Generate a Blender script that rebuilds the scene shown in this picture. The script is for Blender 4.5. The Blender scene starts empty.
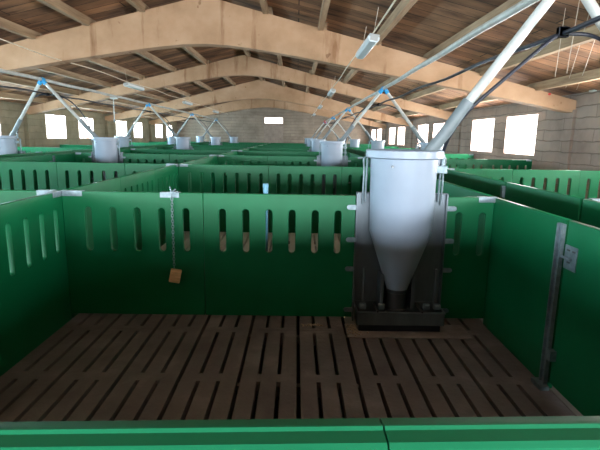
import bpy, bmesh, math, random
from mathutils import Vector, Matrix
random.seed(7)
S = bpy.context.scene
COL = S.collection

# ------------------------------------------------------------------ camera
EYE = 1.42
F_PX = 470.0
yaw = math.radians(-0.53); pitch = math.radians(10.64); roll = math.radians(0.95)
fwd = Vector((-math.sin(yaw) * math.cos(pitch), math.cos(yaw) * math.cos(pitch), -math.sin(pitch)))
r0 = Vector((math.cos(yaw), math.sin(yaw), 0)); u0 = r0.cross(fwd)
right = math.cos(roll) * r0 + math.sin(roll) * u0
up = -math.sin(roll) * r0 + math.cos(roll) * u0
cam_d = bpy.data.cameras.new('camera'); cam = bpy.data.objects.new('camera', cam_d); COL.objects.link(cam)
cam.matrix_world = Matrix(((right.x, up.x, -fwd.x, 0), (right.y, up.y, -fwd.y, 0), (right.z, up.z, -fwd.z, EYE), (0, 0, 0, 1)))
cam_d.sensor_width = 36; cam_d.lens = F_PX / 600 * 36; cam_d.clip_start = 0.02; cam_d.clip_end = 200
S.camera = cam

# ------------------------------------------------------------------ world + daylight
W = bpy.data.worlds.new('sky'); S.world = W; W.use_nodes = True
wn = W.node_tree; bg = wn.nodes['Background']
tc = wn.nodes.new('ShaderNodeTexCoord'); sp = wn.nodes.new('ShaderNodeSeparateXYZ'); rp = wn.nodes.new('ShaderNodeValToRGB')
wn.links.new(tc.outputs['Generated'], sp.inputs[0]); wn.links.new(sp.outputs['Z'], rp.inputs[0]); wn.links.new(rp.outputs[0], bg.inputs[0])
rp.color_ramp.elements[0].position = 0.0; rp.color_ramp.elements[0].color = (0.95, 0.92, 0.84, 1)
rp.color_ramp.elements[1].position = 0.25; rp.color_ramp.elements[1].color = (0.82, 0.92, 1.0, 1)
bg.inputs[1].default_value = 4.0

S.view_settings.view_transform = 'Standard'; S.view_settings.look = 'None'
S.view_settings.exposure = 0.0; S.view_settings.gamma = 1.0; S.view_settings.use_curve_mapping = False

XL, XR, XC = -8.6, 5.2, -1.7          # side walls, ridge
YB, YF = -3.8, 34.4                    # rear wall, far end wall
WT = 0.24                              # wall thickness
BEAMS = [2.65, 9.14, 15.35, 21.7, 28.05]
RIDGE, SLOPE = 4.0, 0.247
BAY0 = [-3.7, 2.65, 9.0, 15.35, 21.7, 28.05]
WIN_R = [(b + a, b + c) for b in BAY0 for a, c in ((1.38, 2.9), (3.65, 5.2))]
WIN_L = [(b + a, b + c) for b in BAY0 for a, c in ((1.15, 2.55), (3.6, 4.95))]
ZR, ZL = (1.09, 1.99), (1.2, 2.04)
P_WIN = 240.0
def window_light(x, y0, y1, z0, z1, sgn, power):
    l = bpy.data.lights.new('window_and_fill_light', 'AREA'); l.shape = 'RECTANGLE'
    l.size = z1 - z0; l.size_y = y1 - y0; l.energy = power; l.color = (0.93, 0.96, 0.97) if sgn > 0 else (0.58, 0.86, 1.0)
    o = bpy.data.objects.new('window_and_fill_light', l); COL.objects.link(o)
    o.location = (x, (y0 + y1) / 2, (z0 + z1) / 2)
    o.rotation_euler = (0, sgn * math.radians(90), 0)
for a, b in WIN_R: window_light(XR + WT + 0.03, a, b, *ZR, 1, P_WIN)
for a, b in WIN_L: window_light(XL - WT - 0.03, a, b, *ZL, -1, P_WIN * 1.15)
FILL_B = [(-7.6, -5.6), (-4.6, -2.6), (-1.0, 1.0), (2.2, 4.2)]; ZBK = (1.12, 1.66)
for a, b in FILL_B:  # fill lamps outside added rear openings, brightening beams and board tops
    dl = bpy.data.lights.new('window_and_fill_light', 'AREA'); dl.shape = 'RECTANGLE'; dl.size = b - a; dl.size_y = ZBK[1] - ZBK[0]; dl.energy = 350; dl.color = (0.84, 0.93, 1.0)
    do = bpy.data.objects.new('window_and_fill_light', dl); COL.objects.link(do); do.location = ((a + b) / 2, YB - WT - 0.03, sum(ZBK) / 2); do.rotation_euler = (math.radians(90), 0, 0)

# ------------------------------------------------------------------ materials
def mat(name, color, rough=0.5, metal=0.0, **kw):
    m = bpy.data.materials.new(name); m.use_nodes = True
    nt = m.node_tree; b = nt.nodes['Principled BSDF']
    b.inputs['Base Color'].default_value = (*color, 1); b.inputs['Roughness'].default_value = rough; b.inputs['Metallic'].default_value = metal
    for k, v in kw.items(): b.inputs[k].default_value = v
    m.diffuse_color = (*color, 1)
    return m, nt, b
def noise_col(nt, b, stops, scale=3.0, detail=6, stretch=(1, 1, 1), rough=0.6, bump=0.0, bump_scale=None, sock='Base Color'):
    N = nt.nodes; L = nt.links
    t = N.new('ShaderNodeTexCoord'); mp = N.new('ShaderNodeMapping'); mp.inputs['Scale'].default_value = stretch
    n = N.new('ShaderNodeTexNoise'); n.inputs['Scale'].default_value = scale; n.inputs['Detail'].default_value = detail; n.inputs['Roughness'].default_value = rough
    r = N.new('ShaderNodeValToRGB'); el = r.color_ramp.elements
    while len(el) < len(stops): el.new(0.5)
    for e, (p, c) in zip(el, stops): e.position = p; e.color = (*c, 1)
    L.new(t.outputs['Object'], mp.inputs[0]); L.new(mp.outputs[0], n.inputs['Vector']); L.new(n.outputs['Fac'], r.inputs[0])
    if sock: L.new(r.outputs[0], b.inputs[sock])
    if bump:
        bp = N.new('ShaderNodeBump'); bp.inputs['Strength'].default_value = bump; bp.inputs['Distance'].default_value = 0.02
        if bump_scale:
            n2 = N.new('ShaderNodeTexNoise'); n2.inputs['Scale'].default_value = bump_scale; n2.inputs['Detail'].default_value = 4
            L.new(t.outputs['Object'], n2.inputs['Vector']); L.new(n2.outputs['Fac'], bp.inputs['Height'])
        else: L.new(n.outputs['Fac'], bp.inputs['Height'])
        L.new(bp.outputs[0], b.inputs['Normal'])
    return r, mp, t
def mul(nt, a, b_, fac=1.0, mode='MULTIPLY'):
    x = nt.nodes.new('ShaderNodeMix'); x.data_type = 'RGBA'; x.blend_type = mode; x.inputs[0].default_value = fac
    nt.links.new(a, x.inputs[6]); nt.links.new(b_, x.inputs[7]); return x.outputs[2]

# green plastic boards
def green(name, c1, c2, rough=0.38):
    m, nt, b = mat(name, c1, rough)
    noise_col(nt, b, [(0.3, c1), (0.7, c2)], scale=1.6, detail=5)
    b.inputs['Specular IOR Level'].default_value = 0.28
    return m
M_GREEN = green('green_plastic', (0.0012, 0.105, 0.036), (0.0018, 0.135, 0.050), 0.42)
M_RAIL = green('green_rail_plastic', (0.0015, 0.10, 0.04), (0.002, 0.125, 0.052), 0.45)
M_EDGE, _, _ = mat('pale_green_edge', (0.22, 0.52, 0.33), 0.45)
# peach beams
M_BEAM, nt, b = mat('peach_concrete', (0.5, 0.32, 0.18), 0.85)
r1, _, _ = noise_col(nt, b, [(0.25, (0.32, 0.18, 0.092)), (0.5, (0.44, 0.262, 0.148)), (0.75, (0.54, 0.35, 0.22))], scale=1.1, detail=8, stretch=(1, 1, 1.2), bump=0.15, bump_scale=14)
r2, _, _ = noise_col(nt, b, [(0.30, (0.50, 0.36, 0.25)), (0.42, (1, 1, 1))], scale=2.2, detail=7, stretch=(1.6, 1, 0.22), sock=None)
r3, _, _ = noise_col(nt, b, [(0.24, (0.35, 0.22, 0.15)), (0.29, (1, 1, 1))], scale=5.5, detail=2, stretch=(1, 1, 0.8), sock=None)
nt.links.new(mul(nt, mul(nt, r1.outputs[0], r2.outputs[0], 0.8), r3.outputs[0], 0.6), b.inputs['Base Color'])
# roof boards: planks lying across the purlins
M_ROOF, nt, b = mat('old_roof_boards', (0.2, 0.1, 0.05), 0.85)
t = nt.nodes.new('ShaderNodeTexCoord'); bk = nt.nodes.new('ShaderNodeTexBrick'); mp = nt.nodes.new('ShaderNodeMapping')
bk.offset = 0.5; bk.inputs['Scale'].default_value = 1.0; bk.inputs['Brick Width'].default_value = 3.1; bk.inputs['Row Height'].default_value = 0.30; bk.inputs['Mortar Size'].default_value = 0.009
bk.inputs['Color1'].default_value = (0.21, 0.11, 0.06, 1); bk.inputs['Color2'].default_value = (0.37, 0.205, 0.112, 1); bk.inputs['Mortar'].default_value = (0.03, 0.018, 0.012, 1)
nt.links.new(t.outputs['Object'], mp.inputs[0]); nt.links.new(mp.outputs[0], bk.inputs['Vector'])
r1, _, _ = noise_col(nt, b, [(0.36, (0.22, 0.17, 0.14)), (0.50, (0.80, 0.74, 0.68)), (0.68, (1.35, 1.2, 1.05))], scale=1.5, detail=9, stretch=(0.6, 1.7, 1), sock=None, bump=0.4, bump_scale=9)
nt.links.new(mul(nt, bk.outputs['Color'], r1.outputs[0], 0.9), b.inputs['Base Color'])
# purlins
M_PURLIN, nt, b = mat('weathered_purlin_wood', (0.4, 0.25, 0.14), 0.8)
noise_col(nt, b, [(0.3, (0.19, 0.115, 0.065)), (0.55, (0.34, 0.23, 0.135)), (0.75, (0.46, 0.33, 0.21))], scale=2.2, detail=7, stretch=(6, 0.5, 6), bump=0.3)
# block walls
def wall_mat(name, c1, c2, mortar, dirt):
    m, nt, b = mat(name, c1, 0.95)
    N, L = nt.nodes, nt.links
    t = N.new('ShaderNodeTexCoord'); sx = N.new('ShaderNodeSeparateXYZ'); cx = N.new('ShaderNodeCombineXYZ'); ad = N.new('ShaderNodeMath'); ad.operation = 'ADD'
    nz = N.new('ShaderNodeTexNoise'); nz.inputs['Scale'].default_value = 2.5; nz.inputs['Detail'].default_value = 6
    L.new(t.outputs['Object'], sx.inputs[0]); L.new(sx.outputs[0], ad.inputs[0]); L.new(sx.outputs[1], ad.inputs[1])
    L.new(ad.outputs[0], cx.inputs[0]); L.new(sx.outputs[2], cx.inputs[1])
    va = N.new('ShaderNodeVectorMath'); va.operation = 'MULTIPLY_ADD'; va.inputs[1].default_value = (0.10, 0.10, 0.10)
    L.new(t.outputs['Object'], nz.inputs['Vector']); L.new(nz.outputs['Color'], va.inputs[0]); L.new(cx.outputs[0], va.inputs[2])
    bk = N.new('ShaderNodeTexBrick'); bk.inputs['Scale'].default_value = 1; bk.inputs['Brick Width'].default_value = 1.7; bk.inputs['Row Height'].default_value = 0.21; bk.inputs['Mortar Size'].default_value = 0.011; bk.inputs['Mortar Smooth'].default_value = 0.6
    bk.inputs['Color1'].default_value = (*c1, 1); bk.inputs['Color2'].default_value = (*c2, 1); bk.inputs['Mortar'].default_value = (*mortar, 1)
    L.new(va.outputs[0], bk.inputs['Vector'])
    r, _, _ = noise_col(nt, b, [(0.3, dirt), (0.55, (0.95, 0.95, 0.95)), (0.8, (1.2, 1.15, 1.05))], scale=1.2, detail=9, sock=None)
    L.new(mul(nt, bk.outputs['Color'], r.outputs[0], 0.9), b.inputs['Base Color'])
    bp = N.new('ShaderNodeBump'); bp.inputs['Strength'].default_value = 0.7; bp.inputs['Distance'].default_value = 0.02; bp.invert = True
    L.new(bk.outputs['Fac'], bp.inputs['Height']); L.new(bp.outputs[0], b.inputs['Normal'])
    return m
M_WALL_R = wall_mat('brown_block_wall', (0.245, 0.185, 0.15), (0.29, 0.222, 0.18), (0.165, 0.12, 0.096), (0.6, 0.57, 0.56))
M_WALL_L = wall_mat('olive_block_wall', (0.22, 0.187, 0.125), (0.25, 0.212, 0.143), (0.195, 0.165, 0.11), (0.55, 0.54, 0.48))
M_WALL_F = wall_mat('end_block_wall', (0.24, 0.19, 0.145), (0.29, 0.232, 0.177), (0.16, 0.125, 0.097), (0.6, 0.58, 0.55))
M_FILL, nt, b = mat('bricked_doorway', (0.2, 0.15, 0.12), 0.95); noise_col(nt, b, [(0.3, (0.20, 0.155, 0.125)), (0.7, (0.29, 0.23, 0.185))], scale=4)
# concrete
M_SLAT, nt, b = mat('dark_damp_concrete', (0.1, 0.08, 0.07), 0.75)
noise_col(nt, b, [(0.3, (0.125, 0.104, 0.106)), (0.55, (0.18, 0.158, 0.160)), (0.78, (0.29, 0.262, 0.262))], scale=2.4, detail=9, bump=0.35, bump_scale=30)
M_SLATLIT, nt, b = mat('lit_pale_concrete', (0.4, 0.36, 0.33), 0.85)  # same slats, paled in colour so the floor beyond the near pen looks lit
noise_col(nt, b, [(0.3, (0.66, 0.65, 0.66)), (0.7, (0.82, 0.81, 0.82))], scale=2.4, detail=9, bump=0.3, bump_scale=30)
M_PAD, nt, b = mat('feeding_pad_concrete', (0.15, 0.1, 0.09), 0.75)
noise_col(nt, b, [(0.35, (0.20, 0.17, 0.165)), (0.6, (0.31, 0.27, 0.265)), (0.75, (0.48, 0.41, 0.37))], scale=5, detail=9, bump=0.35, bump_scale=30)
M_AISLE, nt, b = mat('aisle_concrete', (0.2, 0.18, 0.16), 0.85); noise_col(nt, b, [(0.3, (0.16, 0.145, 0.13)), (0.7, (0.27, 0.25, 0.225))], scale=3)
M_PIT, _, _ = mat('slurry_pit', (0.012, 0.01, 0.009), 0.6)
# metals & plastics
M_STEEL, nt, b = mat('stainless_steel', (0.40, 0.42, 0.44), 0.4, 0.6)
noise_col(nt, b, [(0.3, (0.10, 0.12, 0.137)), (0.7, (0.17, 0.197, 0.218))], scale=7, stretch=(1, 1, 0.3))
M_GALV, nt, b = mat('galvanised_steel', (0.5, 0.55, 0.6), 0.45, 0.55); noise_col(nt, b, [(0.35, (0.15, 0.20, 0.22)), (0.7, (0.26, 0.32, 0.35))], scale=22, detail=3)
M_DARKSTEEL, _, _ = mat('dark_steel', (0.10, 0.105, 0.11), 0.35, 0.8)
M_HOPPER, nt, b = mat('white_hopper_plastic', (0.74, 0.80, 0.86), 0.35)
noise_col(nt, b, [(0.3, (0.23, 0.275, 0.345)), (0.7, (0.26, 0.31, 0.385))], scale=3)
M_PVC, nt, b = mat('white_pvc_pipe', (0.68, 0.68, 0.64), 0.4); noise_col(nt, b, [(0.35, (0.36, 0.35, 0.32)), (0.6, (0.50, 0.52, 0.50))], scale=4)
M_SLEEVE, nt, b = mat('dusty_grey_sleeve', (0.27, 0.31, 0.33), 0.45); noise_col(nt, b, [(0.35, (0.13, 0.16, 0.17)), (0.65, (0.21, 0.24, 0.255))], scale=4)
M_BLUE, _, _ = mat('blue_clamp_plastic', (0.02, 0.30, 0.62), 0.4)
M_BLACK, _, _ = mat('black_rubber_hose', (0.012, 0.014, 0.024), 0.4)
M_RED, _, _ = mat('red_paint', (0.5, 0.03, 0.02), 0.5)
M_CORD, _, _ = mat('cream_cable', (0.66, 0.56, 0.42), 0.6)
M_WIRE, _, _ = mat('thin_steel_wire', (0.50, 0.42, 0.34), 0.5)
M_LAMP, _, _ = mat('frosted_lamp_cover', (0.68, 0.74, 0.76), 0.25)
M_LAMPB, _, _ = mat('grey_lamp_housing', (0.42, 0.42, 0.40), 0.5)
M_WOOD, nt, b = mat('raw_pine_block', (0.6, 0.36, 0.16), 0.7); noise_col(nt, b, [(0.3, (0.62, 0.38, 0.19)), (0.7, (0.85, 0.58, 0.32))], scale=18, stretch=(1, 1, 5))
M_FRAME, nt, b = mat('pinkish_window_wood', (0.62, 0.42, 0.36), 0.7); noise_col(nt, b, [(0.3, (0.5, 0.3, 0.25)), (0.7, (0.72, 0.52, 0.46))], scale=5)
M_TUBEBLUE, _, _ = mat('pale_blue_plastic', (0.10, 0.28, 0.40), 0.4)
M_CRUMB, _, _ = mat('spilled_feed', (0.46, 0.36, 0.27), 0.9)
M_GLASS = bpy.data.materials.new('hazy_window_glass'); M_GLASS.use_nodes = True
nt = M_GLASS.node_tree; nt.nodes.clear()
o_ = nt.nodes.new('ShaderNodeOutputMaterial'); mx = nt.nodes.new('ShaderNodeMixShader'); tr = nt.nodes.new('ShaderNodeBsdfTransparent'); gl = nt.nodes.new('ShaderNodeBsdfGlossy')
gl.inputs['Roughness'].default_value = 0.05; mx.inputs[0].default_value = 0.06
nt.links.new(tr.outputs[0], mx.inputs[1]); nt.links.new(gl.outputs[0], mx.inputs[2]); nt.links.new(mx.outputs[0], o_.inputs[0])

# ------------------------------------------------------------------ mesh helpers
def box(bm, x0, x1, y0, y1, z0, z1):
    v = [bm.verts.new(p) for p in ((x0, y0, z0), (x1, y0, z0), (x1, y1, z0), (x0, y1, z0), (x0, y0, z1), (x1, y0, z1), (x1, y1, z1), (x0, y1, z1))]
    for f in ((3, 2, 1, 0), (4, 5, 6, 7), (0, 1, 5, 4), (1, 2, 6, 5), (2, 3, 7, 6), (3, 0, 4, 7)): bm.faces.new([v[i] for i in f])
def tube(bm, pts, r, seg=12, caps=True):
    pts = [Vector(p) for p in pts]; rings = []; n = len(pts)
    ref = None
    for i, p in enumerate(pts):
        d = (pts[min(i + 1, n - 1)] - pts[max(i - 1, 0)]).normalized()
        if ref is None: ref = Vector((0, 0, 1)) if abs(d.z) < 0.9 else Vector((0, 1, 0))
        a = d.cross(ref).normalized(); b2 = d.cross(a).normalized(); ref = -b2 if (-b2).dot(ref) > 0 else b2
        b3 = a.cross(d)
        rr = r[i] if isinstance(r, (list, tuple)) else r
        rings.append([bm.verts.new(p + rr * (math.cos(2 * math.pi * k / seg) * a + math.sin(2 * math.pi * k / seg) * b3)) for k in range(seg)])
    for A, B in zip(rings, rings[1:]):
        for k in range(seg): bm.faces.new((A[k], A[(k + 1) % seg], B[(k + 1) % seg], B[k]))
    if caps: bm.faces.new(rings[0][::-1]); bm.faces.new(rings[-1])
def lathe(bm, prof, cx=0, cy=0, seg=40):
    rings = [[bm.verts.new((cx + r * math.cos(2 * math.pi * k / seg), cy + r * math.sin(2 * math.pi * k / seg), z)) for k in range(seg)] for r, z in prof]
    for A, B in zip(rings, rings[1:]):
        for k in range(seg): bm.faces.new((A[k], A[(k + 1) % seg], B[(k + 1) % seg], B[k]))
def torus(bm, c, R_, r, ax=0, st=1.0, seg=10, ss=5):
    rings = []
    for i in range(seg):
        a = 2 * math.pi * i / seg; rg = []
        for j in range(ss):
            q = 2 * math.pi * j / ss; u = (R_ + r * math.cos(q)) * math.cos(a); w = (R_ + r * math.cos(q)) * math.sin(a) * st; h = r * math.sin(q)
            rg.append(bm.verts.new((c[0] + (u if ax == 0 else h), c[1] + (h if ax == 0 else u), c[2] + w)))
        rings.append(rg)
    for i in range(seg):
        A, B = rings[i], rings[(i + 1) % seg]
        for j in range(ss): bm.faces.new((A[j], A[(j + 1) % ss], B[(j + 1) % ss], B[j]))
def obj(name, bm, m, parent=None, smooth=False, bevel=0.0):
    bmesh.ops.recalc_face_normals(bm, faces=bm.faces)
    me = bpy.data.meshes.new(name); bm.to_mesh(me); bm.free()
    if smooth:
        for p in me.polygons: p.use_smooth = True
        me.set_sharp_from_angle(angle=math.radians(40))
    me.materials.append(m)
    o = bpy.data.objects.new(name, me); COL.objects.link(o)
    if parent: o.parent = parent
    if bevel:
        md = o.modifiers.new('bevel', 'BEVEL'); md.width = bevel; md.segments = 2; md.limit_method = 'ANGLE'
    return o
def part_box(name, m, parent, *b6, bevel=0.0):
    bm = bmesh.new(); box(bm, *b6); return obj(name, bm, m, parent, bevel=bevel)
def part_tube(name, m, parent, pts, r, seg=12):
    bm = bmesh.new(); tube(bm, pts, r, seg); return obj(name, bm, m, parent, True)
def thing(name, label, cat, loc=(0, 0, 0), group=None):
    o = bpy.data.objects.new(name, None); COL.objects.link(o); o.location = loc; o.empty_display_size = 0.1
    o['label'] = label; o['category'] = cat
    if group: o['group'] = group
    return o
def tag(o, label, cat, group=None):
    o['label'] = label; o['category'] = cat
    if group: o['group'] = group
    return o
def struct(name, bm, m, smooth=False):
    o = obj(name, bm, m, None, smooth); o['kind'] = 'structure'; return o
def dup(root, loc, label, group=None):
    r = root.copy(); COL.objects.link(r); r.location = loc; r['label'] = label
    if group: r['group'] = group
    for ch in list(root.children):
        c = ch.copy(); COL.objects.link(c); c.parent = r
        for g in list(ch.children):
            d = g.copy(); COL.objects.link(d); d.parent = c
    return r
def arc(p0, p1, sag, n=14):
    p0, p1 = Vector(p0), Vector(p1)
    return [p0.lerp(p1, i / n) + Vector((0, 0, -sag * 4 * (i / n) * (1 - i / n))) for i in range(n + 1)]
def smoothpath(P, n=8):
    P = [Vector(p) for p in P]; out = []
    Q = [P[0] * 2 - P[1]] + P + [P[-1] * 2 - P[-2]]
    for i in range(1, len(Q) - 2):
        a, b_, c, d = Q[i - 1:i + 3]
        for k in range(n):
            t = k / n
            out.append(0.5 * ((2 * b_) + (c - a) * t + (2 * a - 5 * b_ + 4 * c - d) * t * t + (3 * b_ - a - 3 * c + d) * t ** 3))
    out.append(P[-1]); return out

# ------------------------------------------------------------------ shell
def side_wall(name, xin, xout, wins, zw, m, ztop):
    bm = bmesh.new(); x0, x1 = min(xin, xout), max(xin, xout)
    box(bm, x0, x1, YB, YF, -0.6, zw[0]); box(bm, x0, x1, YB, YF, zw[1], ztop)
    ys = [YB] + [v for w in wins for v in w] + [YF]
    for i in range(0, len(ys), 2): box(bm, x0, x1, ys[i], ys[i + 1], zw[0], zw[1])
    return struct(name, bm, m)
ZE = RIDGE - SLOPE * (XR - XC)
side_wall('wall_right', XR, XR + WT, WIN_R, ZR, M_WALL_R, ZE)
side_wall('wall_left', XL, XL - WT, WIN_L, ZL, M_WALL_L, ZE)
def gable(bm, y0, y1, z0):
    pts = [(XL - WT, z0), (XR + WT, z0), (XR + WT, ZE), (XC, RIDGE), (XL - WT, ZE)]
    A = [bm.verts.new((x, y0, z)) for x, z in pts]; B = [bm.verts.new((x, y1, z)) for x, z in pts]
    bm.faces.new(A); bm.faces.new(B[::-1])
    for i in range(5): bm.faces.new((A[i], A[(i + 1) % 5], B[(i + 1) % 5], B[i]))
# far wall: pieces round its high window
fx0, fx1, fz0, fz1 = -2.37, -1.01, 2.30, 2.76
bm = bmesh.new()
def zr(x): return RIDGE - SLOPE * abs(x - XC)
def slab(bm, x0, x1, za, zb0, zb1, y0, y1):
    A = [bm.verts.new((x, y0, z)) for x, z in ((x0, za), (x1, za), (x1, zb1), (x0, zb0))]
    B = [bm.verts.new((x, y1, z)) for x, z in ((x0, za), (x1, za), (x1, zb1), (x0, zb0))]
    bm.faces.new(A); bm.faces.new(B[::-1])
    for i in range(4): bm.faces.new((A[i], A[(i + 1) % 4], B[(i + 1) % 4], B[i]))
slab(bm, XL, fx0, -0.6, zr(XL), zr(fx0), YF, YF + WT); slab(bm, fx1, XR, -0.6, zr(fx1), zr(XR), YF, YF + WT)
slab(bm, fx0, fx1, -0.6, fz0, fz0, YF, YF + WT)
slab(bm, fx0, XC, fz1, zr(fx0), RIDGE, YF, YF + WT); slab(bm, XC, fx1, fz1, RIDGE, zr(fx1), YF, YF + WT)
struct('wall_far', bm, M_WALL_F)
bm = bmesh.new(); box(bm, fx0 - 0.02, fx1 + 0.02, YF - 0.012, YF + 0.01, 0.0, 2.26); struct('trim_1', bm, M_FILL)
# near wall behind the camera, with a row of openings added for the fill light
bm = bmesh.new()
slab(bm, XL, XC, ZBK[1], zr(XL), RIDGE, YB - WT, YB); slab(bm, XC, XR, ZBK[1], RIDGE, zr(XR), YB - WT, YB)
box(bm, XL, XR, YB - WT, YB, -0.6, ZBK[0])
xs_ = [XL] + [v for w in FILL_B for v in w] + [XR]
for i in range(0, len(xs_), 2): box(bm, xs_[i], xs_[i + 1], YB - WT, YB, ZBK[0], ZBK[1])
struct('wall_near', bm, M_WALL_F)
# roof: two slopes of boards
bm = bmesh.new()
for s in (-1, 1):
    xe = XL - WT - 0.3 if s < 0 else XR + WT + 0.3
    ze = zr(xe)
    a, b2 = (xe, ze), (XC, RIDGE)
    V = [bm.verts.new(p) for p in ((a[0], YB - WT, a[1]), (b2[0], YB - WT, b2[1]), (b2[0], YF + WT, b2[1]), (a[0], YF + WT, a[1]),
                                   (a[0], YB - WT, a[1] + 0.08), (b2[0], YB - WT, b2[1] + 0.08), (b2[0], YF + WT, b2[1] + 0.08), (a[0], YF + WT, a[1] + 0.08))]
    for f in ((0, 1, 2, 3), (4, 5, 6, 7), (0, 1, 5, 4), (1, 2, 6, 5), (2, 3, 7, 6), (3, 0, 4, 7)): bm.faces.new([V[i] for i in f])
struct('ceiling', bm, M_ROOF)
# purlins running the length of the roof
n = 2
for off in (0.1, 1.1, 2.1, 3.1, 4.1, 5.1, 6.15):
    for s in (-1, 1):
        if off == 0.1 and s < 0: continue
        x = XC + s * off; z = zr(x); bm = bmesh.new()
        for i, (ya, yb) in enumerate(zip([YB] + BEAMS, BEAMS + [YF])):
            j = 0.0 if i % 2 else 0.07 * s
            jz = random.uniform(-0.02, 0.0)
            box(bm, x - 0.045 + j, x + 0.045 + j, ya - 0.12, yb + 0.12, z - 0.15 + jz, z - 0.005 + jz)
        struct('trim_%d' % n, bm, M_PURLIN); n += 1

# beams: tapering, gently arched underside
def beam(y, pk):
    """pk: crown height of the underside"""
    bm = bmesh.new(); T = 0.13
    xs = [XL, XL + 0.6, -7.5, -6.5, -5.3, -4.25, -3.3, -2.6, -2.1, -1.7, -1.3, -0.8, -0.1, 1.1, 2.0, 3.0, 4.1, 4.7, XR]
    def bot(x):
        d = abs(x - XC); k = (pk - 1.94) / 6.08
        return pk - k * math.sqrt(d * d + 0.75) + k * 0.87
    def top(x):
        return min(zr(x) - 0.13, RIDGE - 0.13)
    F = []
    for yy in (y - T, y + T):
        F.append(([bm.verts.new((x, yy, bot(x))) for x in xs], [bm.verts.new((x, yy, max(top(x), bot(x) + 0.12))) for x in xs]))
    (a, b2), (c, d) = F
    for i in range(len(xs) - 1):
        bm.faces.new((a[i], a[i + 1], b2[i + 1], b2[i])); bm.faces.new((c[i], d[i], d[i + 1], c[i + 1]))
        bm.faces.new((a[i], c[i], c[i + 1], a[i + 1])); bm.faces.new((b2[i], b2[i + 1], d[i + 1], d[i]))
    bm.faces.new((a[0], b2[0], d[0], c[0])); bm.faces.new((a[-1], c[-1], d[-1], b2[-1]))
    return bm
for i, (y, pk) in enumerate(zip(BEAMS, (3.0, 3.05, 3.28, 3.06, 3.06))):
    struct('trim_%d' % n, beam(y, pk), M_BEAM); n += 1
# pilasters under the beams
for y in BEAMS:
    for xa, xb, m in ((XR - 0.05, XR + 0.02, M_WALL_R), (XL - 0.02, XL + 0.12, M_WALL_L)):
        bm = bmesh.new(); box(bm, xa, xb, y - 0.17, y + 0.17, 0, 2.0); struct('trim_%d' % n, bm, m); n += 1

# windows
k = 1
def window(xin, sgn, a, b2, z0, z1):
    global k
    xp = xin + sgn * (WT - 0.06)
    bm = bmesh.new(); w = 0.035
    x0, x1 = sorted((xp - 0.02, xp + 0.03))
    box(bm, x0, x1, a, a + w, z0, z1); box(bm, x0, x1, b2 - w, b2, z0, z1); box(bm, x0, x1, a, b2, z1 - w, z1); box(bm, x0, x1, a, b2, z0, z0 + w)
    mid = a + (b2 - a) * 0.5; box(bm, x0 + 0.01, x1 - 0.01, mid - 0.008, mid + 0.008, z0 + w, z1 - w)
    # lining boards of the reveal
    xa, xb = sorted((xin - sgn * 0.01, xp))
    box(bm, xa, xb, b2 - 0.012, b2 + 0.0, z0, z1); box(bm, xa, xb, a, b2, z1 - 0.012, z1); box(bm, xa, xb, a, b2, z0, z0 + 0.012)
    f = struct('window_%d' % k, bm, M_FRAME)
    p = part_box('pane', M_GLASS, f, xp - 0.003, xp + 0.003, a + w, b2 - w, z0 + w, z1 - w)
    k += 1
for a, b2 in WIN_R: window(XR, 1, a, b2, *ZR)
for a, b2 in WIN_L: window(XL, -1, a, b2, *ZL)
bm = bmesh.new(); box(bm, fx0, fx1, YF + 0.1, YF + 0.14, fz0, fz0 + 0.03); box(bm, fx0, fx1, YF + 0.1, YF + 0.14, fz1 - 0.03, fz1)
box(bm, fx0, fx0 + 0.03, YF + 0.1, YF + 0.14, fz0, fz1); box(bm, fx1 - 0.03, fx1, YF + 0.1, YF + 0.14, fz0, fz1)
f = struct('window_%d' % k, bm, M_FRAME); part_box('pane', M_GLASS, f, fx0 + 0.03, fx1 - 0.03, YF + 0.118, YF + 0.122, fz0 + 0.03, fz1 - 0.03)

# floor: slatted decks over a pit, solid aisles
COLS = {'far left': (-8.58, -5.50), 'centre left': (-4.84, -1.74), 'centre': (-1.74, 1.49), 'right': (2.15, 5.18)}
ROWY = [0.60] + [3.46 + 3.448 * i for i in range(9)]       # crosswise partitions
bm = bmesh.new()
Y0 = ROWY[0] + 0.02; PITCH = 0.118
edges = []; y = 3.30
while y > Y0 + 0.4: edges.append(y); y -= 0.705
y = 3.30 + 0.705
while y < YF: edges.append(y); y += 0.705
edges = sorted([Y0] + edges + [YF - 0.02])
def slats(bm, xa, xb, Y0, Y1):
    ed = [Y0] + [e for e in edges if Y0 + 0.2 < e < Y1 - 0.2] + [Y1]
    ks = [i for i in range(-90, 60) if xa + 0.05 < 0.03 + i * PITCH < xb - 0.05]
    prev = xa
    for i in ks:
        xs = 0.03 + i * PITCH
        box(bm, prev, xs - 0.0125, Y0, Y1, -0.10, 0.0); prev = xs + 0.0125
        for e in ed:
            w, top = (0.045, -0.0005) if i % 3 else (0.02, -0.045)
            box(bm, xs - 0.0125, xs + 0.0125, max(Y0, e - w), min(Y1, e + w), -0.10, top)
    box(bm, prev, xb, Y0, Y1, -0.10, 0.0)
def place(name, bm, m):
    me = bpy.data.meshes.new(name); bm.to_mesh(me); bm.free(); me.materials.append(m)
    o = bpy.data.objects.new(name, me); COL.objects.link(o); o['kind'] = 'structure'
bm = bmesh.new()
slats(bm, COLS['centre'][0], COLS['centre'][1], Y0, 3.298); slats(bm, COLS['centre'][0], COLS['centre'][1], 3.302, 4.005); place('floor', bm, M_SLAT)
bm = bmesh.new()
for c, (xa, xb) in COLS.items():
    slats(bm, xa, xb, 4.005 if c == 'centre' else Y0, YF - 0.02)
place('floor', bm, M_SLATLIT)
bm = bmesh.new()
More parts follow.
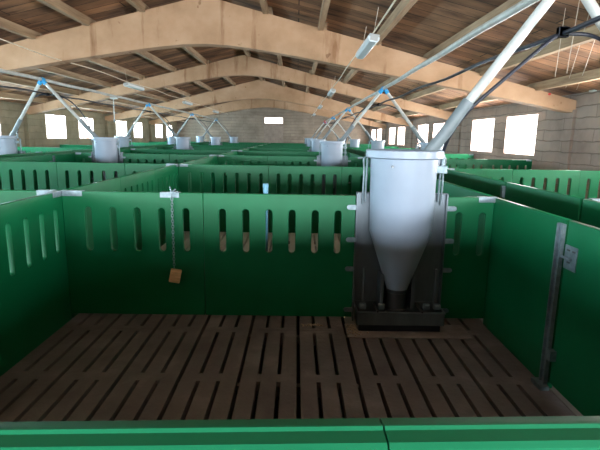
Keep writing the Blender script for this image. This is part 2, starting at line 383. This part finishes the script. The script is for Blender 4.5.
box(bm, XL, XR, YB, Y0, -0.10, 0.0); box(bm, -5.50, -4.84, Y0, YF, -0.10, 0.004); box(bm, 1.49, 2.15, Y0, YF, -0.10, 0.004)
struct('floor_aisle', bm, M_AISLE)
bm = bmesh.new(); box(bm, XL, XR, YB, YF, -0.62, -0.6); struct('floor_pit', bm, M_PIT)

# ------------------------------------------------------------------ partitions
TH = 0.035; ZT = 1.0; ZB = 0.003; SZ0, SZ1, SW = 0.555, 0.885, 0.05
def board_mesh(u0, u1, slots, axis, z0=ZB, z1=ZT, th=TH, top=None):
    cu = bpy.data.curves.new('tmp', 'CURVE'); cu.dimensions = '2D'; cu.fill_mode = 'BOTH'; cu.extrude = th / 2 - 0.004; cu.bevel_depth = 0.004; cu.bevel_resolution = 1; cu.offset = -0.004
    def spl(P):
        s = cu.splines.new('POLY'); s.points.add(len(P) - 1)
        for q, p in zip(s.points, P): q.co = (p[0], p[1], 0, 1)
        s.use_cyclic_u = True
    spl([(u0, z0), (u1, z0), (u1, z1), (u0, z1)])
    for c in slots:
        P = []
        for i in range(7): a = math.pi * i / 6; P.append((c + SW / 2 * math.cos(a), SZ1 - SW / 2 + SW / 2 * math.sin(a)))
        for i in range(7): a = math.pi + math.pi * i / 6; P.append((c + SW / 2 * math.cos(a), SZ0 + SW / 2 + SW / 2 * math.sin(a)))
        spl(P[::-1])
    o = bpy.data.objects.new('tmp', cu); COL.objects.link(o)
    dg = bpy.context.evaluated_depsgraph_get(); me = bpy.data.meshes.new_from_object(o.evaluated_get(dg))
    bpy.data.objects.remove(o); bpy.data.curves.remove(cu)
    # (u, z, depth) -> world axes
    Mx = Matrix(((1, 0, 0, 0), (0, 0, -1, 0), (0, 1, 0, 0), (0, 0, 0, 1)))
    if axis == 'y': Mx = Matrix.Rotation(math.pi / 2, 4, 'Z') @ Mx
    me.transform(Mx); me.materials.clear(); me.materials.append(M_GREEN)
    return me
_cache = {}
def board(parent, u0, u1, slots, axis, **kw):
    key = (round(u1 - u0, 3), tuple(round(s - u0, 3) for s in slots), axis, tuple(kw.items()))
    if key not in _cache: _cache[key] = board_mesh(0, u1 - u0, [s - u0 for s in slots], axis, **kw)
    o = bpy.data.objects.new('board', _cache[key]); COL.objects.link(o); o.parent = parent
    o.location = (u0, 0, 0) if axis == 'x' else (0, u0, 0)
    return o
def split_boards(u0, u1, phase=0.0, cutslots=True):
    """boards about 1.1 m long, five or six slots each"""
    L_ = u1 - u0; nb = max(1, round(L_ / 1.08)); out = []
    w = L_ / nb
    for i in range(nb):
        a = u0 + i * w; b_ = a + w
        ns = max(1, int((b_ - a - 0.22) / 0.178) + 1)
        m = (a + b_) / 2; sl = [m + (j - (ns - 1) / 2) * 0.178 for j in range(ns)] if cutslots else []
        out.append((a + 0.0015, b_ - 0.0015, sl))
    return out
def clip(parent, x, y, axis, L_=0.12, z=ZT):
    bm = bmesh.new(); h = TH / 2 + 0.004
    def bx(a0, a1, b0, b1, z0, z1):
        if axis == 'x': box(bm, x + a0, x + a1, y + b0, y + b1, z0, z1)
        else: box(bm, x + b0, x + b1, y + a0, y + a1, z0, z1)
    bx(-L_ / 2, L_ / 2, -h, h, z, z + 0.004)
    bx(-L_ / 2, L_ / 2, -h - 0.003, -h, z - 0.035, z + 0.004); bx(-L_ / 2, L_ / 2, h, h + 0.003, z - 0.035, z + 0.004)
    return obj('clip', bm, M_GALV, parent)
ORD = ['front', 'first', 'second', 'third', 'fourth', 'fifth', 'sixth', 'seventh', 'eighth', 'ninth']
HOP = {'far left': (-6.25, -1), 'centre left': (-4.09, 1), 'centre': (0.757, -1), 'right': (2.90, 1)}   # hopper x, side of pipe: mirrored
def plate_range(col):
    h, s = HOP[col]
    return (h - 0.315, h + 0.364) if s < 0 else (h - 0.364, h + 0.315)
def cross(r, col):
    x0, x1 = COLS[col]; y = ROWY[r]
    t = thing('pen_partition', {'far left': '%s crosswise slotted green partition between left wall and left aisle',
        'centre left': '%s crosswise slotted green partition in the column right of left aisle',
        'centre': '%s crosswise slotted green partition in the column straight ahead',
        'right': '%s crosswise slotted green partition between right aisle and right wall'}[col] % ORD[r],
        'partition', ((0), y, 0), 'crosswise slotted pen partitions')
    if col == 'centre left': x0, x1 = x0 + 0.02, x1 - 0.02
    elif col == 'centre': x0, x1 = x0 + 0.02, x1 - 0.02
    else: x0, x1 = x0 + 0.02, x1 - 0.02
    spans = [(x0, x1)]
    if r % 2:
        a, b_ = plate_range(col); spans = [(x0, a), (b_, x1)]
    if r == 1 and col == 'centre':
        bs = [(x0, -0.688, [-1.538, -1.356, -1.176, -0.996, -0.816]), (-0.685, spans[0][1], [-0.546, -0.372, -0.2, -0.028, 0.144, 0.314]), (spans[1][0], x1, [1.215, 1.39])]
    elif r == 2 and col == 'centre':
        bs = [(x0, -0.41, [-1.56 + 0.0, -1.385, -1.22, -1.045, -0.87, -0.695, -0.52]), (-0.407, 0.66, [-0.266, -0.099, 0.068, 0.235, 0.402, 0.565]), (0.663, x1, [0.79, 0.967, 1.144, 1.32])]
    elif r == 2 and col == 'centre left':
        bs = [(x0, -3.49, [-4.69, -4.51, -4.335, -4.16, -3.985, -3.81, -3.635][0:7]), (-3.487, -2.5, [-3.344, -3.165, -2.987, -2.81, -2.635]), (-2.497, x1, [-2.36, -2.185, -2.01, -1.85])]
    else:
        bs = [q for s_ in spans for q in split_boards(*s_)]
    for a, b_, sl in bs:
        if r == 1 and col == 'centre': board(t, a, b_, sl, 'x', z0=0.055)
        else: board(t, a, b_, sl, 'x')
    if r == 1 and col == 'centre':
        clip(t, x0 + 0.07, 0, 'x', 0.16); clip(t, x1 - 0.05, 0, 'x', 0.14); clip(t, -0.93, 0, 'x', 0.14)
    elif r < 5:
        clip(t, x1 - 0.08, 0, 'x', 0.12); clip(t, x0 + 0.08, 0, 'x', 0.12)
    return t
for r in range(1, 10):
    for col in COLS:
        x0, x1 = COLS[col]; y = ROWY[r]
        if 297 + 470 * x1 / y < -2 or 297 + 470 * x0 / y > 602: continue
        cross(r, col)
# front partition right before the camera: two boards under a broad capping rail
t = thing('pen_partition', 'nearest green partition running along the bottom edge of the view under a broad rail', 'partition', (0, 0.611, 0)); t.rotation_euler = (0, 0, 0.036)
x0, x1 = COLS['centre']
board(t, x0, 0.131, [], 'x'); board(t, 0.135, x1, [], 'x')
for a, b_ in ((x0, 0.1315), (0.1345, x1)):
    bm = bmesh.new()
    prof = [(0.037, 0.93), (0.037, 0.996), (0.031, 1.002), (0.012, 1.003), (0.008, 1.0075), (0.003, 1.0075), (-0.001, 1.003), (-0.026, 1.001), (-0.033, 0.994), (-0.033, 0.93)]
    A = [bm.verts.new((a, yy, zz)) for yy, zz in prof]; B = [bm.verts.new((b_, yy, zz)) for yy, zz in prof]
    bm.faces.new(A); bm.faces.new(B[::-1])
    for i in range(len(prof)): bm.faces.new((A[i], A[(i + 1) % len(prof)], B[(i + 1) % len(prof)], B[i]))
    obj('top_rail', bm, M_RAIL, t, True)

# lengthwise partition between the two central pen columns
def lengthwise(r):
    y0, y1 = ROWY[r - 1] + 0.02, ROWY[r] - 0.02
    if r == 1: y0 = ROWY[0] + 0.045
    t = thing('pen_partition', 'lengthwise slotted green partition along the left side of the %s central pen' % ORD[r], 'partition', (-1.74, 0, 0), 'lengthwise slotted pen partitions')
    if r == 1:
        sl = [3.335 - 0.186 * i for i in range(6)] + [2.14 - 0.18 * i for i in range(8)]
        board(t, y0, 2.26, [s for s in sl if s < 2.2], 'y'); board(t, 2.263, y1 + 0.018, [s for s in sl if s > 2.3], 'y')
    else:
        for a, b_, s_ in split_boards(y0, y1): board(t, a, b_, s_, 'y')
    if r < 6: clip(t, 0, y1 - 0.07, 'y', 0.12)
for r in range(1, 10): lengthwise(r)

# aisle sides: a fixed plain board and a plain gate for each pen
AISLES = [(1.49, -1, 'left side of the right aisle', 0.955), (2.15, 1, 'right side of the right aisle', 2.12), (-4.84, 1, 'right side of the left aisle', 0.955), (-5.50, -1, 'left side of the left aisle', 2.12)]
for X, side, where, fixed in AISLES:
    for r in range(1, 10):
        y0, y1 = ROWY[r - 1], ROWY[r]
        if X < 0 and 297 + 470 * X / y1 < 0: continue
        if X > 2 and r == 1: pass
        yp = y1 - fixed
        t = thing('aisle_panel', 'plain green panel with post, %s along the %s' % (ORD[r], where), 'panel', (X, 0, 0), 'plain green aisle panels')
        board(t, yp, y1 - 0.002, [], 'y')
        s = -side if X > 0 else -side
        # post: channel section fixed to the end of the panel
        ins = -1 if X in (1.49, -5.50) else 1          # pen side of the line
        pb = bmesh.new(); a0, a1 = sorted((ins * TH / 2, ins * (TH / 2 + 0.022)))
        box(pb, a0, a1, yp - 0.004, yp + 0.004, 0.03, 0.975); box(pb, a0, a1, yp + 0.045, yp + 0.053, 0.03, 0.975)
        c0, c1 = sorted((ins * TH / 2, ins * (TH / 2 + 0.006))); box(pb, c0, c1, yp, yp + 0.05, 0.03, 0.975)
        post = obj('post', pb, M_GALV, t)
        part_box('foot_plate', M_GALV, post, min(a0, a1) - 0.03, max(a0, a1), yp - 0.03, yp + 0.08, 0.005, 0.03)
        g = thing('pen_gate', 'plain green gate, %s along the %s' % (ORD[r], where), 'gate', (X, 0, 0), 'plain green pen gates')
        ylo = y0 + (0.05 if r == 1 else 0.03)
        board(g, ylo, yp - 0.02, [], 'y', z0=0.05)
        lb = bmesh.new(); d0, d1 = sorted((ins * TH / 2, ins * (TH / 2 + 0.005)))
        box(lb, d0, d1, yp - 0.135, yp - 0.025, 0.74, 0.87)
        d2, d3 = sorted((ins * (TH / 2 + 0.005), ins * (TH / 2 + 0.009)))
        lt = obj('latch_plate', lb, M_GALV, g)
        if r < 3:
            for zz, yy in ((0.845, -0.06), (0.845, -0.11), (0.78, -0.07)): part_box('slot', M_DARKSTEEL, lt, d2, d3, yp + yy - 0.012, yp + yy + 0.012, zz - 0.004, zz + 0.004)
        bb = bmesh.new(); e0, e1 = sorted((ins * (TH / 2 + 0.008), ins * (TH / 2 + 0.02)))
        tube(bb, [((e0 + e1) / 2, yp - 0.10, 0.80), ((e0 + e1) / 2, yp - 0.012, 0.80)], 0.008, 8)
        obj('bolt', bb, M_GALV, lt, True)
        hb = bmesh.new(); box(hb, d0 if ins > 0 else d0 - 0.03, d1 if ins < 0 else d1 + 0.03, yp - 0.06, yp - 0.02, 0.20, 0.26); obj('hinge', hb, M_GALV, g)
        if abs(X - 2.15) < 0.01 and r <= 4: part_box('bracket', M_GALV, t, -0.045, 0.03, yp - 0.018, yp + 0.03, 0.84, 0.96, bevel=0.003)

# ------------------------------------------------------------------ feeders
def make_feeder(sgn, loc, label, grp):
    """origin on the partition line below the hopper; sgn<0: plate reaches further to +x"""
    t = thing('hopper_feeder', label, 'feeder', loc, grp)
    cy = -0.12
    pa, pb_ = (-0.313, 0.362) if sgn < 0 else (-0.362, 0.313)
    # hopper shell
    bm = bmesh.new()
    prof = [(0.070, 0.315), (0.076, 0.33), (0.219, 0.752), (0.2205, 0.760), (0.232, 1.25), (0.234, 1.28), (0.262, 1.286), (0.268, 1.29), (0.268, 1.335), (0.260, 1.341), (0.252, 1.336), (0.228, 1.29), (0.224, 1.25), (0.212, 0.78), (0.204, 0.74), (0.062, 0.33)]
    lathe(bm, prof, 0, cy, 48); hp = obj('hopper', bm, M_HOPPER, t, True)
    bm = bmesh.new(); tube(bm, [(-0.12, cy - 0.19, 1.235), (-0.12, cy - 0.212, 1.235)], 0.009, 10); obj('screw', bm, M_DARKSTEEL, hp, True)
    # dosing tube under the cone
    bm = bmesh.new(); lathe(bm, [(0.0, 0.125), (0.078, 0.125), (0.078, 0.18), (0.070, 0.185), (0.070, 0.30), (0.076, 0.305), (0.076, 0.335), (0.0, 0.335)], 0, cy, 28)
    obj('dosing_tube', bm, M_DARKSTEEL, t, True)
    # back plate set into the partition
    bm = bmesh.new(); box(bm, pa, pb_, -0.012, 0.0, 0.03, 1.02)
    box(bm, pa, pa + 0.012, -0.04, 0.0, 0.03, 1.02); box(bm, pb_ - 0.012, pb_, -0.04, 0.0, 0.03, 1.02)
    box(bm, pa, pb_, -0.03, 0.012, 1.02, 1.026)
    pl = obj('back_plate', bm, M_STEEL, t, bevel=0.002)
    for zz in (0.915, 0.67, 0.445, 0.122):
        for xx, d in ((pa, -1), (pb_, 1)):
            bm = bmesh.new(); box(bm, min(xx, xx + d * 0.05), max(xx, xx + d * 0.05), -0.038, -0.032, zz - 0.018, zz + 0.018)
            tube(bm, [(xx + d * 0.05, -0.038, zz), (xx + d * 0.05, -0.032, zz)], 0.018, 12)
            obj('mounting_lug', bm, M_GALV, pl, True)
    # side cheeks flanking the cone, bent steel
    for s in (-1, 1):
        bm = bmesh.new(); xx = s * 0.115; box(bm, xx - 0.012, xx + 0.012, cy - 0.03, -0.012, 0.17, 0.44); obj('cheek', bm, M_STEEL, t, bevel=0.002)
    # adjustment rods
    for s, xx in ((-1, pa + 0.07), (1, pb_ - 0.07)):
        part_tube('guide_rod', M_STEEL, t, [(xx, -0.10, 0.17), (xx, -0.10, 0.47)], 0.011, 10)
    # hanging rods from plate to rim
    for xx, d in ((pa + 0.045, 1), (pb_ - 0.055, -1)):
        bm = bmesh.new()
        tube(bm, smoothpath([(xx, -0.03, 0.94), (xx, -0.045, 1.05), (xx, -0.05, 1.20), (xx - d * 0.005, -0.06, 1.275), (xx + d * 0.035, -0.09, 1.31)]), 0.007, 8)
        tube(bm, [(xx + d * 0.02, -0.03, 0.96), (xx + d * 0.02, -0.05, 1.29)], 0.007, 8)
        obj('support_rod', bm, M_GALV, t, True)
    bm = bmesh.new(); x_ = (pb_ - 0.10); box(bm, x_ - 0.045, x_ + 0.045, -0.14, -0.06, 1.18, 1.235); obj('rim_bracket', bm, M_GALV, t, bevel=0.004)
    # trough on short feet
    bm = bmesh.new(); ta, tb = pa + 0.01, pb_ - 0.02; tf = -0.215
    box(bm, ta, tb, tf, tf + 0.01, 0.075, 0.165); box(bm, ta, tb, -0.025, -0.014, 0.075, 0.19)
    box(bm, ta, ta + 0.012, tf, -0.014, 0.075, 0.175); box(bm, tb - 0.012, tb, tf, -0.014, 0.075, 0.175); box(bm, ta, tb, tf, -0.014, 0.07, 0.08)
    box(bm, ta - 0.004, tb + 0.004, tf - 0.006, tf + 0.016, 0.160, 0.172)
    tr_ = obj('trough', bm, M_STEEL, t, bevel=0.003)
    part_box('base', M_BLACK, t, ta + 0.02, tb - 0.02, tf + 0.03, -0.03, 0.014, 0.069)
    for xx in (ta + 0.15, tb - 0.17):
        bm = bmesh.new(); box(bm, xx - 0.006, xx + 0.006, tf - 0.012, -0.03, 0.172, 0.185); obj('divider_bar', bm, M_DARKSTEEL, tr_)
    for xx in (ta + 0.05, tb - 0.12, ta + 0.19, tb - 0.04):
        bm = bmesh.new(); box(bm, xx - 0.026, xx + 0.026, tf + 0.05, tf + 0.09, 0.172, 0.215); obj('drinker_nipple', bm, M_GALV, tr_, bevel=0.01)
    return t
feeders = []
protoL = protoR = None
LOCN = {'far left': 'left of the left aisle', 'centre left': 'right of the left aisle', 'centre': 'left of the right aisle', 'right': 'right of the right aisle'}
RN = {1: 'in the nearest pen row', 3: 'second feeder row back', 5: 'third feeder row back', 7: 'fourth feeder row back', 9: 'farthest feeder row'}
protos = {}
for r in (1, 3, 5, 7, 9):
    for col in COLS:
        hx, s = HOP[col]; y = ROWY[r]
        if r == 1 and col not in ('centre', 'right'): continue
        lab = ('big white hopper feeder in the nearest pen, standing over a steel trough' if col == 'centre' else 'white hopper feeder at the right edge, under the corner drop tube') if r == 1 else 'white plastic hopper feeder %s, %s' % (LOCN[col], RN[r])
        grp = None if r == 1 else 'white hopper feeders'
        if s not in protos: protos[s] = make_feeder(s, (hx, y, 0), lab, grp)
        else:
            f = dup(protos[s], (hx, y, 0), lab, 'white hopper feeders'); feeders.append(f)

# ------------------------------------------------------------------ feed pipes with drop tubes
def pipe_at(side, y):
    if side == 'right': return (1.66 + 0.09 * min(1.0, (y - 3.1) / 6.8) + 0.001 * max(0, y - 9.9), 2.42 - 0.0012 * y)
    return (-5.17, 2.49 - 0.002 * y)
def feed_pipe(xn, xf, zc, y0, y1, label, name_side):
    t = thing('feed_pipe', label, 'pipe', (0, 0, 0))
    P = []
    for i in range(51):
        y = y0 + (y1 - y0) * i / 50; x_, z_ = pipe_at(name_side, y); P.append((x_, y, z_ + 0.006 * math.sin(i * 1.7)))
    part_tube('pipe', M_PVC, t, P, 0.033, 16)
    return t
def xpipe(side, y):
    return 1.75 + 0.0 * y if side > 0 else -5.17
pr = feed_pipe(1.75, 1.77, 2.40, -3.4, 30.4, 'long white feed pipe hanging over the right aisle', 'right')
pl_ = feed_pipe(-5.17, -5.17, 2.46, -3.4, 30.4, 'long white feed pipe hanging over the left aisle', 'left')
# motor ends
m_ = thing('auger_motor', 'small red motor at the far end of the right feed pipe', 'motor', (1.77, 30.45, 2.38))
bm = bmesh.new(); tube(bm, [(0, 0, 0), (0, 0.3, 0)], 0.09, 16); obj('body', bm, M_RED, m_, True); part_box('gearbox', M_DARKSTEEL, m_, -0.1, 0.1, 0.3, 0.42, -0.13, 0.09, bevel=0.01)
m_ = thing('auger_motor', 'grey motor at the far end of the left feed pipe', 'motor', (-5.17, 30.45, 2.43))
bm = bmesh.new(); tube(bm, [(0, 0, 0), (0, 0.3, 0)], 0.08, 16); obj('body', bm, M_SLEEVE, m_, True); part_box('gearbox', M_DARKSTEEL, m_, -0.1, 0.1, 0.3, 0.42, -0.13, 0.09, bevel=0.01)
def drop(xp, zp, yj, hx, hy, label):
    d = 1 if hx > xp else -1
    t = thing('drop_tube', label, 'tube', (xp, yj, zp), 'drop tubes from the feed pipes')
    a = Vector((d * (0.03 if xp > 0 else 0.015), 0, -0.02)); e = Vector((hx - xp - d * 0.15, hy - yj, 1.30 - zp))
    mid = a.lerp(e, 0.66)
    part_tube('upper_tube', M_PVC, t, [a, a.lerp(e, 0.70)], 0.032, 16)
    part_tube('lower_sleeve', M_SLEEVE, t, [mid, a.lerp(e, 0.85) + Vector((0, 0, -0.01)), e], 0.043, 18)
    bm = bmesh.new()
    tube(bm, [(d * 0.012, -0.045, 0), (d * 0.012, 0.045, 0)], 0.044, 14)
    u = (e - a).normalized(); tube(bm, [a, a + u * 0.085], 0.042, 14)
    obj('clamp', bm, M_BLUE, t, True)
    return t
for r in (1, 3, 5, 7, 9):
    for xp, zp, colsp, nm in ((1.755, 2.40, ('centre', 'right'), 'right'), (-5.17, 2.46, ('far left', 'centre left'), 'left')):
        yj = ROWY[r] - (0.36 if r == 1 else 0.46); xp, zp = pipe_at(nm, yj)
        if r == 1 and nm == 'left': continue
        for c in colsp:
            hx = HOP[c][0]
            lab = 'drop tube to the feeder %s, %s' % (LOCN[c], RN[r])
            if r == 1: lab = 'large grey and white drop tube slanting into the nearest white hopper' if c == 'centre' else 'white drop tube slanting out through the top right corner'
            drop(xp, zp, yj, hx, ROWY[r] - 0.13, lab)

# black water lines over the aisles, with hoses down to the feeders
for X, z, nm in ((1.70, 2.11, 'right'), (-5.17, 2.20, 'left')):
    P = [(X, -3.4 + i * 0.5, z + 0.012 * math.sin(i * 1.3)) for i in range(68)]
    o = part_tube('water_line', M_BLACK, None, P, 0.016, 10); tag(o, 'black water line running below the %s feed pipe' % nm, 'water pipe')
    for r in (1, 3, 5, 7, 9):
        if r == 1 and nm == 'left': continue
        yj = ROWY[r] - 0.27
        cl = {'right': ('centre', 'right'), 'left': ('far left', 'centre left')}[nm]
        for c in cl:
            hx, s = HOP[c]; d = 1 if hx > X else -1
            xe = hx - d * 0.28
            lab = 'black hose to the feeder %s, %s' % (LOCN[c], RN[r])
            if r == 1: lab = 'thick dark blue-black hose curving down to the bracket of the nearest hopper' if c == 'centre' else 'black water hose running off at the top right edge'
            t = thing('water_hose', lab, 'hose', (X, yj, z), 'water hoses')
            y1 = ROWY[r] - 0.10 - yj
            P = smoothpath([(0, 0, -0.01), (d * 0.07, 0.03, -0.04), (d * 0.19, 0.07, -0.11), (d * 0.43, y1 * 0.5, -0.32), (xe - X + d * 0.05, y1 * 0.8, -0.62), (xe - X, y1, -0.78), (xe - X, y1, -0.86)], 8)
            if r == 1 and c == 'centre':
                P = smoothpath([(0, 0, -0.01), (-0.05, 0.0, -0.035), (-0.13, 0.0, -0.10), (-0.36, 0.01, -0.31), (-0.55, 0.05, -0.50), (xe - X + 0.02, 0.10, -0.66), (xe - X, y1, -0.78), (xe - X, y1, -0.86)], 8)
            else:
                w_ = xe - X
                P = smoothpath([(0, 0, -0.01), (w_ * 0.25, y1 * 0.2, -0.02), (w_ * 0.55, y1 * 0.5, -0.15), (w_ * 0.82, y1 * 0.75, -0.42), (w_ * 0.97, y1, -0.72), (w_, y1, -0.86)], 8)
            part_tube('hose', M_BLACK, t, P, 0.0125, 10)
            part_box('fitting', M_BLACK, t, -0.035, 0.035, -0.02, 0.02, -0.035, 0.03, bevel=0.006)
            part_tube('end_connector', M_GALV, t, [(xe - X, y1, -0.80), (xe - X, y1, -0.90)], 0.016, 10)

# ------------------------------------------------------------------ strip lights on cables
def strip_light(loc, label, tilt=0.0):
    t = thing('strip_light', label, 'light', loc, 'ceiling strip lights'); t.rotation_euler = (0, tilt, 0)
    bm = bmesh.new()
    L_ = 0.62; prof = [(-0.07, 0.0), (-0.065, -0.035), (-0.04, -0.06), (0.04, -0.06), (0.065, -0.035), (0.07, 0.0)]
    A = [bm.verts.new((x, -L_, z)) for x, z in prof]; B = [bm.verts.new((x, L_, z)) for x, z in prof]
    bm.faces.new(A); bm.faces.new(B[::-1])
    for i in range(6): bm.faces.new((A[i], A[(i + 1) % 6], B[(i + 1) % 6], B[i]))
    obj('diffuser', bm, M_LAMP, t)
    bm = bmesh.new(); box(bm, -0.06, 0.06, -L_ - 0.01, L_ + 0.01, 0.001, 0.03); box(bm, -0.045, 0.045, -L_ - 0.02, -L_ - 0.001, -0.045, 0.02); box(bm, -0.045, 0.045, L_ + 0.001, L_ + 0.02, -0.045, 0.02)
    h = obj('housing', bm, M_LAMPB, t, bevel=0.004)
    for yy in (-0.5, 0.5): part_tube('hanger', M_WIRE, t, [(0, yy, 0.03), (0, yy, 0.36)], 0.003, 6)
    return t
yl = [6.45, 12.85, 19.0, 25.5]
for nm, X, z in (('right', 0.89, 2.59), ('left', -4.30, 2.65)):
    for i, y in enumerate(yl):
        if nm == 'left' and i == 0: continue
        ordn = {'right': ['nearest', 'second', 'third', 'fourth'], 'left': ['', 'nearest', 'second', 'third']}[nm][i]
        strip_light((X, y, z), '%s strip light of the %s row, slung on a cream cable under the roof' % (ordn, nm), 0.15 if nm == 'right' else -0.15)
    P = [(X + 0.02 * math.sin(i * 0.9), -3 + i * 0.6, z + 0.055 + 0.03 * abs(math.sin(i * 0.49))) for i in range(56)]
    o = part_tube('light_cable', M_CORD, None, P, 0.009, 8); tag(o, 'cream electric cable linking the %s row of strip lights' % nm, 'cable')

# ------------------------------------------------------------------ small things
# chain with wooden block in the pen
t = thing('chew_toy', 'small wooden block hanging on a steel chain from the slotted partition', 'toy', (-0.905, 3.405, 0))
bm = bmesh.new(); z = 1.0; i = 0
while z > 0.44:
    torus(bm, (0.0, 0, z), 0.008, 0.0022, ax=i % 2, st=1.7); z -= 0.0205; i += 1
obj('chain', bm, M_GALV, t, True)
bm = bmesh.new(); box(bm, -0.04, 0.04, -0.035, 0.035, -0.045, 0.045)
o = obj('wood_block', bm, M_WOOD, t, bevel=0.006); o.location = (0.006, 0, 0.378); o.rotation_euler = (0, math.radians(12), 0.2)
bm = bmesh.new(); tube(bm, [(-0.02, 0.03, 1.045), (0.0, 0.0, 1.01), (0.03, 0.0, 1.03)], 0.006, 8); box(bm, -0.03, 0.03, -0.005, 0.075, 1.004, 1.010); obj('hook', bm, M_GALV, t, True)
# pale blue pipe end behind the partition
t = thing('drinker_pipe', 'pale blue pipe end sticking up behind the nearest slotted partition', 'pipe', (-0.23, 3.53, 0))
part_tube('pipe', M_TUBEBLUE, t, [(0, 0, 0.12), (0, 0, 1.06)], 0.018, 14); part_tube('cap', M_TUBEBLUE, t, [(0, 0, 1.04), (0, 0, 1.07)], 0.021, 14)
part_box('wall_bracket', M_GALV, t, -0.03, 0.03, -0.0475, -0.015, 0.5, 0.54)
# feeding pad under the near feeder
bm = bmesh.new(); box(bm, 0.385, 1.29, 3.17, 3.42, 0.001, 0.012)
o = obj('feeding_pad', bm, M_PAD, None, bevel=0.006); tag(o, 'solid concrete slab on the slats under the nearest feeder', 'slab')
bm = bmesh.new()
for i in range(130):
    x = 0.43 + random.gauss(0, 0.04); y = 3.31 + random.gauss(0, 0.06); s = random.uniform(0.003, 0.011)
    if not (0.39 < x < 0.60 and 3.18 < y < 3.42): continue
    bmesh.ops.create_icosphere(bm, subdivisions=1, radius=s, matrix=Matrix.Translation((x, y, 0.0125 + s * 0.3)) @ Matrix.Diagonal((1, 1, 0.6, 1)))
o = obj('spilled_feed', bm, M_CRUMB); o['kind'] = 'stuff'; tag(o, 'crumbs of spilled feed on the slab left of the trough', 'feed')
bm = bmesh.new()
for i in range(60):
    x = 0.13 + random.gauss(0, 0.04); y = 3.40 + random.gauss(0, 0.015); s = random.uniform(0.003, 0.009)
    if y > 3.435: continue
    bmesh.ops.create_icosphere(bm, subdivisions=1, radius=s, matrix=Matrix.Translation((x, y, 0.0005 + s * 0.4)) @ Matrix.Diagonal((1, 1, 0.6, 1)))
o = obj('spilled_feed', bm, M_CRUMB); o['kind'] = 'stuff'; tag(o, 'small pale heap of crumbs at the foot of the nearest slotted partition', 'feed')
# conduit and junction box on the right wall
t = thing('wall_conduit', 'white conduit with a junction box high on the right wall', 'conduit', (XR - 0.02, 8.4, 2.33))
part_tube('conduit', M_PVC, t, [(0, 0.4, -0.0), (0, -3.0, 0.03)], 0.012, 10); part_box('junction_box', M_PVC, t, -0.03, 0.02, 0.02, 0.18, -0.05, 0.06, bevel=0.008)
# hanging pull cord on the left
t = thing('pull_cord', 'white rod hanging down from a small box near the left feed pipe', 'pull cord', (-5.17, 13.65, 0))
part_tube('rod', M_PVC, t, [(0, 0, 1.78), (0, 0, 2.39)], 0.012, 8); part_box('box', M_PVC, t, -0.08, 0.12, -0.05, 0.05, 2.37, 2.42, bevel=0.008)
part_tube('handle', M_SLEEVE, t, [(0, 0, 1.74), (0, 0, 1.82)], 0.022, 10)
# thin wires at the upper right
for i, (p, q) in enumerate([((3.2, 5.9, 2.80), (3.55, 7.0, 2.29)), ((3.15, 5.5, 2.78), (3.85, 7.2, 2.36)), ((3.35, 5.6, 2.72), (4.7, 8.7, 2.42)), ((3.9, 6.2, 2.60), (4.9, 8.7, 2.40))]):
    ua, ub = ((2.93, 5.5, 2.86), (2.90, 5.5, 2.13)) if i == 0 else ((2.80, 5.0, 2.89), (2.78, 5.05, 2.11)) if i == 1 else ((2.86, 4.85, 2.87), (4.80, 8.70, 2.36)) if i == 2 else ((3.02, 4.9, 2.80), (5.0, 8.70, 2.33))
    o = part_tube('wire', M_WIRE, None, arc(ua, ub, 0.0 if i < 2 else 0.06, 8), 0.0035, 6)
    tag(o, ['thin wire dangling from the roof right of the big drop tube', 'thin wire dangling from the roof, beside the slanting wires', 'thin slack wire slanting from roof to the right end of nearest beam', 'outermost thin slack wire slanting to the right end of nearest beam'][i], 'wire')
# red cap on beam
bm = bmesh.new(); tube(bm, [(4.55, 8.765, 2.25), (4.55, 8.745, 2.25)], 0.022, 12); o = obj('beam_plug', bm, M_RED, None, True); tag(o, 'small red plug on the face of the nearest beam', 'plug')
